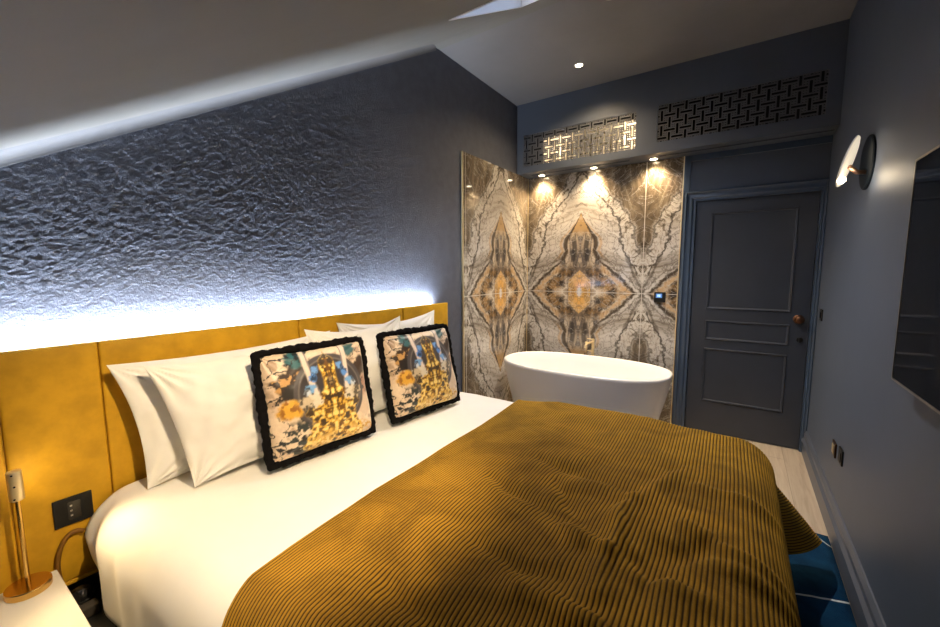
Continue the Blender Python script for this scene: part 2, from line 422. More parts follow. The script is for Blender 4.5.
# ceilings
tag(obj('ceiling', box(-.1, W + .1, YB, YF + .1, ZC, ZC + .1), M['ceil'], local=True), 'flat grey ceiling over the bath', 'ceiling', kind='structure')
SKX0, SKX1, SKY0, SKY1 = .745, 1.60, 1.585, 2.31     # roof window opening
CV = .040
CVZ = CV / .864
YC = YB - CVZ / SL     # raised slope meets the flat ceiling here
def slope_piece(x0, x1, y0, y1, t0=0., t1=.12):
    q = []
    for t in (t0, t1):
        for y in (y0, y1):
            z = ZC + CVZ - SL * (YB - y)
            for x in (x0, x1): q.append((x, y - t * .503, z + t * .864))
    return q, [(0, 2, 3, 1), (4, 5, 7, 6), (0, 1, 5, 4), (2, 6, 7, 3), (0, 4, 6, 2), (1, 3, 7, 5)]
YR = YC - .055
def turn():
    # the plaster rolls over from slope to flat
    z0 = ZC + CVZ - SL * (YB - YR); P = []
    for k in range(11):
        t = k / 10; b0, b1, b2 = (1 - t) ** 2, 2 * t * (1 - t), t * t
        P.append((b0 * YR + b1 * YC + b2 * YB, b0 * z0 + b1 * ZC + b2 * ZC))
    P = P + [(YB, ZC + .12), (YR, ZC + .12)]
    return extrude(P, (-.1, 0, 0), (W + .1, 0, 0), (0, 1, 0), (0, 0, 1))
tag(obj('ceiling', join(slope_piece(-.1, SKX0, Y0 - .2, YR), slope_piece(SKX1, W + .1, Y0 - .2, YR), slope_piece(SKX0, SKX1, Y0 - .2, SKY0), slope_piece(SKX0, SKX1, SKY1, YR), turn()), M['ceil_slope'], local=True),
    'grey sloping ceiling above the bed', 'ceiling', kind='structure')
# roof window: white lining, sash and pane
wn = obj('window_1', join(slope_piece(SKX0, SKX0 + .016, SKY0, SKY1, -.004, .22), slope_piece(SKX1 - .016, SKX1, SKY0, SKY1, -.004, .22),
                          slope_piece(SKX0 + .016, SKX1 - .016, SKY0, SKY0 + .016, -.004, .22), slope_piece(SKX0 + .016, SKX1 - .016, SKY1 - .016, SKY1, -.004, .22)), M['white'], local=True)
tag(wn, 'white lined roof window in the sloping ceiling', 'window', kind='structure')
obj('sash', join(slope_piece(SKX0 + .016, SKX0 + .05, SKY0 + .016, SKY1 - .016, .12, .17), slope_piece(SKX1 - .05, SKX1 - .016, SKY0 + .016, SKY1 - .016, .12, .17), slope_piece(SKX0 + .05, SKX1 - .05, SKY0 + .016, SKY0 + .05, .12, .17), slope_piece(SKX0 + .05, SKX1 - .05, SKY1 - .05, SKY1 - .016, .12, .17)), M['white'], wn, local=True)
obj('pane', slope_piece(SKX0 + .04, SKX1 - .04, SKY0 + .04, SKY1 - .04, .145, .151), M['glass'], wn, local=True)
# coving between sloping ceiling and textured wall (concave quarter round along the rake)
rk = np.array([0, .864, .503]); nrm = np.array([0, .503, -.864])
cv = []
c = CV
for k in range(9):
    a = k / 8 * PI / 2; cv.append((c - c * math.sin(a), c - c * math.cos(a)))
prof = [(-.01, -.01)] + [(-.01, c)] + [(p, q) for p, q in cv][::-1][::-1]
prof = [(-.02, -.02), (-.02, c)] + [(c - c * math.cos(k / 8 * PI / 2), c - c * math.sin(k / 8 * PI / 2)) for k in range(9)] + [(c, -.02)]
y_a, y_b = Y0, YB
tag(obj('trim_1', extrude(prof, (0, y_a, ZC + CVZ - SL * (YB - y_a)), (0, y_b - .06, ZC + CVZ - .06 * SL), (1, 0, 0), nrm), M['coving'], local=True, smooth=False), 'plaster coving along the raking edge of the ceiling', 'trim', kind='structure')
# small bead where slope turns into flat ceiling
prof = [(-.10, .0), (.03, .0), (.03, -.02), (-.10, -.02)]

# soffit with two grille openings, cavity behind
gl = (.07, 1.131, 2.447, 2.757); gr = (1.287, 2.350, 2.468, 2.770)
T = .03
S = [box(0, W, YS, YS + T, 2.775, ZC), box(0, W, YS, YS + T, ZS, 2.447), box(0, gl[0], YS, YS + T, 2.447, 2.775), box(gl[1], gr[0], YS, YS + T, 2.447, 2.775),
     box(gr[1], W, YS, YS + T, 2.447, 2.775), box(gl[0], gl[1], YS, YS + T, gl[3], 2.775), box(gr[0], gr[1], YS, YS + T, 2.447, gr[2]), box(gr[0], gr[1], YS, YS + T, gr[3], 2.775)]
S += [box(0, W, YS + T, YF, ZS, ZS + .02)]
S = join(*S)
tag(obj('soffit', S, M['soffit'], local=True), 'slate blue boxed soffit above bath and door', 'soffit', kind='structure')
tag(obj('wall_soffit', join(box(0, W, YF - .015, YF, ZS + .02, ZC), box(1.19, 1.21, YS + T, YF - .015, ZS + .02, ZC)), M['dark'], local=True), 'dark cavity behind the grilles', 'wall', kind='structure')
# narrow trims under the soffit over the door
tag(obj('trim_2', join(box(1.50, W, YF - .018, YF, ZS - .05, ZS), box(1.48, 1.53, YF - .018, YF, 2.09, ZS)), M['trim'], local=True, bevel=.004), 'painted bead framing the panel above the door', 'trim', kind='structure')

# marble cladding
def slab(p0, p1, axis):
    """thin slab with UV = metres from medallion axis / middle joint"""
    t = .012
    if axis == 'y': V, F = box(p0[0], p1[0], YF - t, YF, p0[1], p1[1]); uv = [(v[0] - .59, v[2] - 1.21) for v in V]
    else: V, F = box(0, t, p0[0], p1[0], p0[1], p1[1]); uv = [(v[1] - (YF - .59), v[2] - 1.21) for v in V]
    return (V, F), uv
g, uv = slab((0, 0), (1.472, ZS), 'y'); o = obj('wall_back_marble', g, M['marble'], local=True); uvset(o, uv); tag(o, 'bookmatched marble cladding behind the bath', 'wall', kind='structure')
g, uv = slab((2.737, 0), (YF - .012, ZS), 'x'); o = obj('wall_left_marble', g, M['marble'], local=True); uvset(o, uv); tag(o, 'bookmatched marble cladding beside the bath', 'wall', kind='structure')
tag(obj('trim_3', box(0, .016, 2.728, 2.737, 0, ZS), M['pale_brass'], local=True), 'brass edge strip on the marble by the bed', 'trim', kind='structure')
tag(obj('trim_4', box(1.472, 1.48, YF - .016, YF, 0, ZS), M['pale_brass'], local=True), 'pale metal edge strip on the marble by the door', 'trim', kind='structure')
tag(obj('trim_5', box(.012, .017, YF - .017, YF - .012, .0, ZS), M['pale_brass'], local=True), 'pale metal bead in the marble corner', 'trim', kind='structure')

# door, casing, mouldings
dr = obj('door_1', box(DX0 + .003, DX1 - .003, YF + .012, YF + .052, .006, DZ - .003), M['door'], local=True, bevel=.002); tag(dr, 'dark blue grey three panel door', 'door', kind='structure')
def moulding(x0, x1, z0, z1, y, w=.022, d=.010):
    """picture-frame moulding round a panel"""
    V = []; F = []
    prof = [(0, 0), (.25 * w, d), (.6 * w, d * .75), (w, -.004)]
    rings = []
    for p, h in prof:
        V += [(x0 + p, y - h, z0 + p), (x1 - p, y - h, z0 + p), (x1 - p, y - h, z1 - p), (x0 + p, y - h, z1 - p)]
    for i in range(len(prof) - 1):
        for k in range(4): F.append((i * 4 + k, i * 4 + (k + 1) % 4, (i + 1) * 4 + (k + 1) % 4, (i + 1) * 4 + k))
    return V, F
for (z0, z1) in ((1.095, 1.90), (.83, .998), (.285, .757)):
    obj('panel_moulding', moulding(1.70, 2.27, z0, z1, YF + .012), M['door'], dr, local=True)
kb = obj('door_knob', lathe([(.0, -.066), (.020, -.064), (.030, -.055), (.033, -.045), (.029, -.035), (.016, -.028), (.011, -.02), (.011, -.012)], (2.322, YF + .012, 1.043), (0, 1, 0), 28), M['bronze'], dr, local=True, smooth=True)
obj('rose', lathe([(.036, 0), (.036, -.005), (.030, -.010), (.011, -.013)], (2.322, YF + .012, 1.043), (0, 1, 0), 28), M['bronze'], kb, local=True)
obj('keyhole_cover', join(lathe([(.020, 0), (.020, -.006), (.016, -.009)], (2.336, YF + .012, .884), (0, 1, 0), 24), box(2.331, 2.341, YF - .012, YF + .005, .865, .903)), M['black'], dr, local=True)
def casing():
    gs = []
    w = .085
    def prof(sx): return [(0, 0), (0, .030), (.012 * 1, .034), (.022, .024), (.035, .020), (.055, .022), (.066, .012), (w, .012), (w, 0)]
    # outer profile measured inwards from the outer edge
    xo0, xo1, zt = 1.498, W - .001, 2.09
    P = prof(1)
    V = []; F = []
    path = [((xo0, 0), (1, 0)), ((xo0, zt), (1, -1)), ((xo1, zt), (-.42, -1)), ((xo1, 0), (-.42, 0))]
    for (x, z), (dx, dz) in path:
        for p, h in P: V.append((x + dx * p, YF - h, z + dz * p))
    n = len(P)
    for i in range(3):
        for k in range(n): F.append((i * n + k, i * n + (k + 1) % n, (i + 1) * n + (k + 1) % n, (i + 1) * n + k))
    F.append(tuple(range(n))); F.append(tuple(3 * n + k for k in range(n))[::-1])
    return V, F
tag(obj('trim_6', casing(), M['trim'], local=True), 'moulded slate blue door casing', 'trim', kind='structure')
# skirting on the right wall
sk = [(0, 0), (-.022, 0), (-.022, .095), (-.028, .10), (-.028, .118), (-.016, .135), (-.016, .16), (-.006, .183), (0, .185)]
tag(obj('baseboard_right', extrude(sk, (W, Y0, 0), (W, YF - .036, 0), (1, 0, 0), (0, 0, 1)), M['skirt'], local=True), 'slate stepped skirting along the right wall', 'baseboard', kind='structure')

# ================================================================== LIGHT FITTINGS
def spot(parent, loc, energy, size=110, blend=.6, col=(1, .78, .52), r=.03, aim=(0, 0, -1)):
    l = bpy.data.lights.new('spot', 'SPOT'); l.energy = energy; l.spot_size = rad(size); l.spot_blend = blend; l.color = col; l.shadow_soft_size = r
    o = bpy.data.objects.new('light', l); COL.objects.link(o)
    o.rotation_euler = Vector(aim).to_track_quat('-Z', 'Y').to_euler()
    o.location = loc
    if parent is not None: o.parent = parent; o.location = Vector(loc) - parent.location
    return o
def downlight(name, x, y, z, label, cat, group, energy, r=.042, axis=(0, 0, -1), size=110, aim=None, **k):
    t = empty(name, (x, y, z)); tag(t, label, cat, group)
    ax = np.asarray(axis, float)
    obj('bezel', lathe([(r * .72, -.0015), (r * .76, .004), (r, .004), (r * 1.04, .0), (r * .9, -.0015)], (x, y, z), axis, 28), M['white'], t, smooth=False)
    obj('lens', lathe([(r * .70, -.0005), (r * .70, .0032), (r * .3, .0038)], (x, y, z), axis, 24), M['lamp_glow'], t)
    spot(t, np.array([x, y, z]) + ax * .012, energy, size, aim=aim or axis, r=r * .7, **k)
    return t
WARM = (1, .74, .44); NEUT = (1, .90, .77)
SOFF = ['recessed spotlight under the soffit nearest the marble corner', 'middle recessed spotlight under the soffit above the bath', 'recessed spotlight under the soffit nearest the door']
for x, lb in zip((.195, .725, 1.245), SOFF):
    downlight('spotlight', x, 3.872, ZS, lb, 'spotlight', 'spotlights over the bath', 36, .036, size=125, aim=(0, .02, -1), col=WARM, blend=.9)
downlight('ceiling_or_added_spotlight', .771, 3.269, ZC, 'round recessed warm spotlight in the flat ceiling', 'spotlight', None, 60, .036, size=146, col=WARM, blend=1.0)
NS = (0, .503, -.864)
for (x, y, e, lb) in ((1.20, 2.58, 125, 'added unseen fill spotlight in the flat ceiling near the roof window'), (1.45, .50, 105, 'added unseen fill spotlight in the sloping ceiling above the foot of the bed')):  # both out of view, added as fill for the bed and headboard
    if y > YB: downlight('ceiling_or_added_spotlight', x, y, ZC, lb, 'spotlight', None, e, .042, size=104, col=NEUT, blend=.7)
    else: downlight('ceiling_or_added_spotlight', x, y, float(zceil(y)), lb, 'spotlight', None, e, .042, axis=NS, size=78, aim=(-1.05, .28, -1.3), col=(1, .78, .50), blend=.75)

# linear air slots under the soffit
for x0, x1, lb in ((.11, 1.06, 'narrow dark air slot under the soffit above the bath'), (1.30, 2.41, 'narrow dark air slot under the soffit in front of the door')):
    t = empty('air_slot', ((x0 + x1) / 2, 3.80, ZS)); tag(t, lb, 'vent', 'linear air slots')
    obj('slot_frame', join(box(x0 - .006, x1 + .006, 3.782, 3.790, ZS - .003, ZS), box(x0 - .006, x1 + .006, 3.815, 3.823, ZS - .003, ZS), box(x0 - .006, x0, 3.79, 3.815, ZS - .003, ZS), box(x1, x1 + .006, 3.79, 3.815, ZS - .003, ZS)), M['soffit'], t)
    obj('slot_opening', box(x0, x1, 3.79, 3.815, ZS - .001, ZS), M['dark'], t)

# fretwork grilles
def fret(x0, x1, z0, z1, nx, nz, flip, y=YS + .006, t=.008):
    cuts = [0, .08, .21, .36, .64, .79, .92, 1.0]
    dx = (x1 - x0) / nx; dz = (z1 - z0) / nz
    bm = bmesh.new(); cache = {}
    def vert(x, z):
        k = (round(x, 5), round(z, 5))
        if k not in cache: cache[k] = bm.verts.new((x, y, z))
        return cache[k]
    def hole(a, b, hor):
        if not hor: a, b = b, a
        m = (cuts[b] + cuts[b + 1]) / 2; q = (cuts[a] + cuts[a + 1]) / 2
        side = lambda t: .08 < t < .21 or .79 < t < .92
        return .36 < m < .64 or (.36 < q < .64 and (m < .21 or m > .79)) or (side(q) and side(m))
    for i in range(nx):
        for j in range(nz):
            hor = (i + j + flip) % 2 == 0
            for a in range(7):
                for b in range(7):
                    if hole(a, b, hor): continue
                    xs = (x0 + (i + cuts[a]) * dx, x0 + (i + cuts[a + 1]) * dx); zs = (z0 + (j + cuts[b]) * dz, z0 + (j + cuts[b + 1]) * dz)
                    bm.faces.new([vert(xs[0], zs[0]), vert(xs[1], zs[0]), vert(xs[1], zs[1]), vert(xs[0], zs[1])])
    r = bmesh.ops.extrude_face_region(bm, geom=bm.faces[:])
    for v in [e for e in r['geom'] if isinstance(e, bmesh.types.BMVert)]: v.co.y += t
    bm.verts.index_update()
    V = [tuple(v.co) for v in bm.verts]; F = [[v.index for v in f.verts] for f in bm.faces]
    bm.free(); return V, F
def rim(x0, x1, z0, z1, w, y0, y1):
    return join(box(x0, x1, y0, y1, z0, z0 + w), box(x0, x1, y0, y1, z1 - w, z1), box(x0, x0 + w, y0, y1, z0 + w, z1 - w), box(x1 - w, x1, y0, y1, z0 + w, z1 - w))
for (x0, x1, z0, z1), lb in ((gl, 'fretwork grille above the bath, backlit, left one of two'), (gr, 'unlit fretwork grille above the door, right one of two')):
    t = empty('fretwork_grille', ((x0 + x1) / 2, YS + .006, z0)); tag(t, lb, 'grille', 'fretwork grilles in the soffit')
    obj('lattice', fret(x0 + .006, x1 - .006, z0 + .005, z1 - .005, 18, 5, 0), M['lattice'], t)
    obj('rim', rim(x0, x1, z0, z1, .006, YS + .001, YS + .018), M['soffit'], t)
# pale duct mouth behind the left grille, lit inside
du = empty('duct_box', (.70, 3.83, ZS + .022)); tag(du, 'lit cream duct box behind the left fretwork grille', 'duct')
obj('casing', join(box(.26, 1.165, 3.75, 3.93, ZS + .022, ZS + .034), box(.26, 1.165, 3.75, 3.93, 2.70, 2.712), box(.26, .272, 3.75, 3.93, ZS + .034, 2.70), box(1.153, 1.165, 3.75, 3.93, ZS + .034, 2.70)), M['offwhite'], du)
obj('back_panel', box(.272, 1.153, 3.915, 3.93, ZS + .034, 2.70), M['offwhite'], du)
obj('fan_slats', join(*[box(.30 + .046 * k, .312 + .046 * k, 3.86, 3.912, 2.45, 2.67) for k in range(18)]), M['offwhite'], du)
l = bpy.data.lights.new('duct_lamp', 'POINT'); l.energy = 1.6; l.color = (1, .78, .52); l.shadow_soft_size = .02
o = bpy.data.objects.new('light', l); COL.objects.link(o); o.parent = du; o.location = Vector((1.05, 3.80, 2.60)) - du.location
l = bpy.data.lights.new('duct_lamp', 'POINT'); l.energy = 1.0; l.color = (1, .78, .52); l.shadow_soft_size = .02
o = bpy.data.objects.new('light', l); COL.objects.link(o); o.parent = du; o.location = Vector((.40, 3.80, 2.60)) - du.location

# ================================================================== HEADBOARD + LED
HB_Y = [-.62, .167, .408, 1.178, 1.937, 2.433]
hb = empty('headboard', (.05, 1.0, .36)); tag(hb, 'mustard velvet panelled headboard fixed to the wall behind the bed', 'headboard')
def pad(y0, y1, z0, z1, x0, x1, r=.012, n=10):
    """upholstered panel, rounded in at its edges"""
    ny, nz = 28, 24
    def sp(a, b, n):
        t = np.linspace(0, 1, n - 8); return np.sort(np.concatenate([a + (b - a) * t, a + r * np.array([.1, .25, .5, .75]), b - r * np.array([.1, .25, .5, .75])]))
    ys = sp(y0, y1, ny); zs = sp(z0, z1, nz)
    Y, Z = np.meshgrid(ys, zs, indexing='ij')
    d = np.minimum(np.minimum(Y - y0, y1 - Y), np.minimum(Z - z0, z1 - Z))
    e = np.clip(d / r, 0, 1); prof = np.sqrt(np.maximum(0, 1 - (1 - e) ** 2))
    X = x1 - r + r * prof + .0015 * (fbm(Y * 5, Z * 5, 3, 3) - .5) * e
    V = np.stack([X, Y, Z], -1).reshape(-1, 3).tolist(); F = gridfaces(ny, nz)
    n0 = len(V); V += [(x0, y0, z0), (x0, y1, z0), (x0, y1, z1), (x0, y0, z1)]
    I = lambda i, j: i * nz + j
    F += [[n0, n0 + 3, n0 + 2, n0 + 1]]
    F += [[n0, n0 + 1] + [I(i, 0) for i in range(ny - 1, -1, -1)], [n0 + 3] + [I(i, nz - 1) for i in range(ny)] + [n0 + 2], [n0] + [I(0, j) for j in range(nz)] + [n0 + 3], [n0 + 1, n0 + 2] + [I(ny - 1, j) for j in range(nz - 1, -1, -1)]]
    return V, F
for i in range(5):
    obj('upholstered_panel', pad(HB_Y[i] + .001, HB_Y[i + 1] - .001, .372, 1.184, .05, .08, .009), M['velvet'], hb, smooth=True)
obj('backing_board', box(.040, .0495, -.62, 2.433, .365, 1.182), M['velvet'], hb)
obj('bottom_rail', box(.045, .083, -.62, 2.433, .358, .371), M['velvet'], hb, bevel=.003)
led = empty('led_strip', (.024, .9, 1.15)); tag(led, 'cool white light strip glowing behind the headboard top', 'light strip')
obj('diffuser', box(.022, .038, -.62, 2.36, 1.150, 1.158), M['led_glow'], led)
obj('channel', box(.010, .040, -.62, 2.36, 1.138, 1.150), M['white'], led)
def area(parent, loc, sx, sy, e, col, aim, spread=180):
    l = bpy.data.lights.new('area', 'AREA'); l.shape = 'RECTANGLE'; l.size = sx; l.size_y = sy; l.energy = e; l.color = col; l.spread = rad(spread)
    o = bpy.data.objects.new('light', l); COL.objects.link(o); o.parent = parent
    z = -Vector(aim).normalized(); y = Vector((0, 1, 0)); x = y.cross(z)
    o.rotation_euler = Matrix((x, y, z)).transposed().to_euler(); o.location = Vector(loc) - parent.location
    return o
COOL = (.78, .87, 1)
# the strip's own light, in sections
for y0, y1 in ((-.6, .4), (.4, 1.4), (1.4, 2.33)):
    area(led, (.032, (y0 + y1) / 2, 1.160), .016, y1 - y0, 13, COOL, (-.30, 0, .95), 150)

# ================================================================== BED
bx0, bx1, by0, by1, br = .10, 1.955, .462, 2.02, .14
bed = empty('bed', (1.06, 1.25, 0)); tag(bed, 'wide double bed with charcoal divan base against the headboard', 'bed')
obj('divan_base', box(.095, 2.04, .375, 2.125, .05, .35), M['divan'], bed, bevel=.015)
obj('side_rail', box(.10, 2.00, .345, .375, .10, .345), M['divan'], bed, bevel=.01)
for x in (.70, 1.88):
    for y in (.5, 2.0): obj('leg', lathe([(.022, .0145), (.026, .05)], (x, y, 0)), M['black'], bed)
def cushionbox(x0, x1, y0, y1, z0, z1): return box(x0, x1, y0, y1, z0, z1)
obj('mattress', box(.10, 1.98, .40, 2.08, .352, .59), M['linen'], bed, bevel=.05, bseg=4)

WR = [(1.69,.97,1.57,1.02,.012),(1.69,.97,1.70,1.27,.016),(1.69,.97,1.71,.83,.012),(1.76,1.00,1.93,1.17,-.014),(1.93,1.09,2.04,1.05,.014),(1.70,1.27,1.82,1.60,.010),
      (1.33,1.37,1.64,1.33,-.010),(1.86,1.21,2.03,1.10,.014),(1.86,1.48,2.02,1.46,.010),(1.40,.83,1.62,.83,-.012),(1.78,.93,1.90,.93,.014),(1.80,1.10,1.79,.87,-.012),
      (1.25,1.15,1.55,1.05,-.010),(1.45,1.25,1.62,1.05,-.012),(1.55,.75,1.95,.70,.014),(1.3,.6,1.7,.55,-.010)]
def seg(x, y, a, b, c, d):
    px, py = x - a, y - b; dx, dy = c - a, d - b; t = np.clip((px * dx + py * dy) / (dx * dx + dy * dy), 0, 1)
    return np.hypot(px - dx * t, py - dy * t), t
def cover_height(x, y):
    z = .648 + .030 * sstep(.86, 1.25, x)
    z = z - .020 * sstep(1.55, 1.95, x) * sstep(1.2, 2.0, y)
    z = z + .006 * (fbm(x * 3, y * 3, 41, 2) - .5) * 2
    return z
def wrinkles(x, y):
    z = np.zeros_like(x)
    wx = x + .05 * (fbm(x * 6, y * 6, 51, 3) - .5); wy = y + .05 * (fbm(x * 6, y * 6, 61, 3) - .5)
    for a, b, c, d, h in WR:
        r, t = seg(wx, wy, a, b, c, d); z += h * np.exp(-(r / .026) ** 2) * 1.25 * (.35 + .65 * np.sin(np.clip(t, .1, .9) * PI))
    m = sstep(1.15, 1.5, x) * (1 - sstep(1.4, 1.9, y))
    q = fbm((x * .8 + y * .6) * 5, (y * .8 - x * .6) * 10, 71, 2)
    z += .013 * (q - .5) * m
    z += .010 * (fbm(x * 7, y * 9, 81, 3) - .5) * sstep(.9, 1.3, x)
    return np.where(z > -.004, z, -.004 + .012 * np.tanh((z + .004) / .012))
def drape(a, b, lift=0., wr=0., flare=.05, kc=.68, r=br):
    """cloth lying on the bed: (a,b) are cloth metres along and across the bed; past the shoulders it turns down and hangs"""
    a = np.asarray(a, float); b = np.asarray(b, float)
    cx = np.clip(a, bx0, bx1); cy = np.clip(b, by0, by1)
    p = a - cx; q = b - cy
    rho = np.hypot(p, q); phi = np.arctan2(q, p)
    dirx = np.where(rho > 1e-9, p / np.maximum(rho, 1e-9), 0); diry = np.where(rho > 1e-9, q / np.maximum(rho, 1e-9), 0)
    th = np.minimum(rho / r, PI / 2); hang = np.maximum(0, rho - r * PI / 2)
    cornerness = np.where((np.abs(p) > 1e-9) & (np.abs(q) > 1e-9), np.sin(2 * np.minimum(np.abs(phi) % PI, PI - np.abs(phi) % PI)) ** 2, 0)
    k = flare + (kc - flare) * cornerness
    ripple = 1 + .0 * rho
    hor = r * np.sin(th) + hang * k
    z = cover_height(cx, cy) + lift - r * (1 - np.cos(th)) - hang * np.sqrt(1 - k * k)
    if wr: z = z + wr * wrinkles(cx, cy) * np.cos(th)
    wob = .012 * (fbm(a * 4, b * 4, 91, 3) - .5) * sstep(0, .2, hang)
    return np.stack([cx + dirx * (hor + wob), cy + diry * (hor + wob), z], -1)
def duvet():
    na, nb = 170, 150
    s = np.linspace(0, 1, na); t = np.linspace(0, 1, nb)
    a = bx0 + s * (2.20 - bx0)
    near = np.interp(a, [.10, .14, .2, .3, .45, .7, 2.3], [.21, .28, .34, .39, .44, .47, .47])
    A = np.repeat(a[:, None], nb, 1)
    B = (by0 - near)[:, None] + t[None, :] * ((by1 + .40) - (by0 - near))[:, None]
    P = drape(A, B, 0, 0, .02, .45)
    x, y = P[..., 0], P[..., 1]
    P[..., 2] += .004 * (fbm(x * 9, y * 5, 101, 3) - .5) * (A < .8)
    # soft pull folds down the near side by the pillows
    P[..., 1] += .010 * np.sin(A * 34 + B * 9) * sstep(.42, .36, B) * sstep(.75, .2, A)
    return P.reshape(-1, 3), gridfaces(na, nb)
dv = obj('duvet', duvet(), M['linen'], smooth=True); solid(dv, .012, -1); tag(dv, 'white cotton duvet spread over the bed under the gold bedspread', 'duvet')

RIB = .0135
def bedspread():
    A1 = bx1 + .545; nr = 134; per = 7
    s = np.linspace(0, 1, nr * per + 1); nb = 190
    b = np.linspace(by0 - .42, by1 + .545, nb)
    a0 = np.interp(b, [.0, .25, .37, .45, .57, .67, .9, 1.2, 1.6, 2.07, 2.6], [1.14, 1.07, 1.00, .962, .942, .932, .912, .915, .912, .882, .87])
    A = a0[None, :] + s[:, None] * (A1 - a0)[None, :]
    B = np.repeat(b[None, :], len(s), 0)
    f = lambda A, B: drape(A, B, .028 - .008 * (1 - sstep(.0, .25, A - a0[None, :])), 1.6)
    P = f(A, B)
    da = np.gradient(P, axis=0); db = np.gradient(P, axis=1)
    n = np.cross(da, db); n /= np.maximum(np.linalg.norm(n, axis=-1, keepdims=True), 1e-9); n *= np.sign(n[..., 2:3] + 1e-6)
    # outward everywhere: flip by side
    ph = (s * nr)[:, None]
    h = np.abs(np.sin(PI * ph)) ** .7 * .0042
    out = np.stack([np.sign(A - bx1) * (A > bx1), (B > by1) * 1. - (B < by0) * 1., np.full_like(A, .3)], -1)
    sgn = np.sign((np.cross(da, db) * out).sum(-1, keepdims=True)); nn = np.cross(da, db); nn /= np.maximum(np.linalg.norm(nn, axis=-1, keepdims=True), 1e-9); nn *= sgn
    P = P + nn * h[..., None]
    uv = np.stack([np.repeat(ph, nb, 1), B], -1).reshape(-1, 2)
    return (P.reshape(-1, 3), gridfaces(len(s), nb)), uv
g, uv = bedspread()
bs = obj('bedspread', g, M['cord'], smooth=True); uvset(bs, uv); solid(bs, .004, -1); tag(bs, 'mustard gold corduroy bedspread over the foot of the bed', 'bedspread')

# ------------------------------------------------------------------ pillows
def lean_matrix(xc, yc, z, lean, yaw):
    """columns: width, height, front normal"""
    c, s = math.cos(rad(lean)), math.sin(rad(lean))
    m = Matrix(((0, -s, c, 0), (1, 0, 0, 0), (0, c, s, 0), (0, 0, 0, 1)))
    return Matrix.Translation((xc, yc, z)) @ Matrix.Rotation(rad(yaw), 4, 'Z') @ m
def pillow(w, h, t, seed, n=64, pin=.065, wr=.010, ex=.55, taper=0., sq=0., vp=1.4):
    """closed pillow, width along x, height along y (base at 0), thickness along z, pointed corners"""
    u = np.sin(np.linspace(-1, 1, n) * PI / 2); Uu, Vv = np.meshgrid(u, u, indexing='ij')
    px = Uu * (1 - pin * (1 - Vv ** 2)) * (1 - taper * (1 - Vv) / 2) * np.sqrt(1 - sq * Vv ** 8) * w / 2
    py = Vv * (1 - pin * np.where(Vv > 0, vp, 1.2) * (1 - Uu ** 2)) * np.sqrt(1 - sq * Uu ** 8) * h / 2 + h / 2
    prof = np.maximum(0, (1 - Uu ** 2) * (1 - Vv ** 2)) ** ex
    prof = prof * (1 - .18 * Vv)
    wn = wr * (fbm(px * 9 + seed, py * 9, seed, 3) - .5) * 2 * np.clip(prof * 3, 0, 1)
    # pulls running from the corners
    ang = np.arctan2(np.abs(Vv) - 1.0, np.abs(Uu) - 1.0); rr = np.hypot(np.abs(Vv) - 1, np.abs(Uu) - 1)
    pull = .5 * wr * np.sin(ang * 16 + seed) * np.exp(-(rr / .45) ** 2) * np.clip(prof * 4, 0, 1)
    zf = prof * t / 2 + wn + pull
    zb = -prof * t / 2 - .3 * wn
    F = gridfaces(n, n)
    V1 = np.stack([px, py, zf], -1).reshape(-1, 3); V2 = np.stack([px, py, zb], -1).reshape(-1, 3)
    V = V1.tolist(); F = list(F); mp = {}
    for i in range(n):
        for j in range(n):
            k = i * n + j
            if i in (0, n - 1) or j in (0, n - 1): mp[k] = k
            else: mp[k] = len(V); V.append(V2[k].tolist())
    F += [tuple(mp[k] for k in f[::-1]) for f in gridfaces(n, n)]
    return V, F
def put_pillow(name, geo, mtx, material, label, cat, group):
    o = obj(name, geo, material, local=True, smooth=True); o.matrix_world = mtx; tag(o, label, cat, group); return o
G = 'white pillows propped against the headboard'
put_pillow('pillow', pillow(.93, .465, .125, 3, wr=.020, taper=.13), lean_matrix(.195, .875, .650, 8, 2), M['linen'], 'white pillow behind the front one, left side, its corner nearest the nightstand', 'pillow', G)
put_pillow('pillow', pillow(.62, .462, .135, 9, wr=.026, taper=.30), lean_matrix(.358, .785, .655, 12, -3), M['linen'], 'white pillow in front at left, behind the larger fringed cushion', 'pillow', G)
put_pillow('pillow', pillow(.84, .505, .12, 17, wr=.020, taper=.06, vp=2.8), lean_matrix(.195, 1.79, .650, 8, 0), M['linen'], 'white pillow at far right, its corner rising above the second fringed cushion', 'pillow', G)
put_pillow('pillow', pillow(.66, .515, .145, 25, wr=.026, taper=.06, vp=2.8), lean_matrix(.350, 1.425, .655, 12, 2), M['linen'], 'white pillow seen between the two fringed cushions', 'pillow', G)

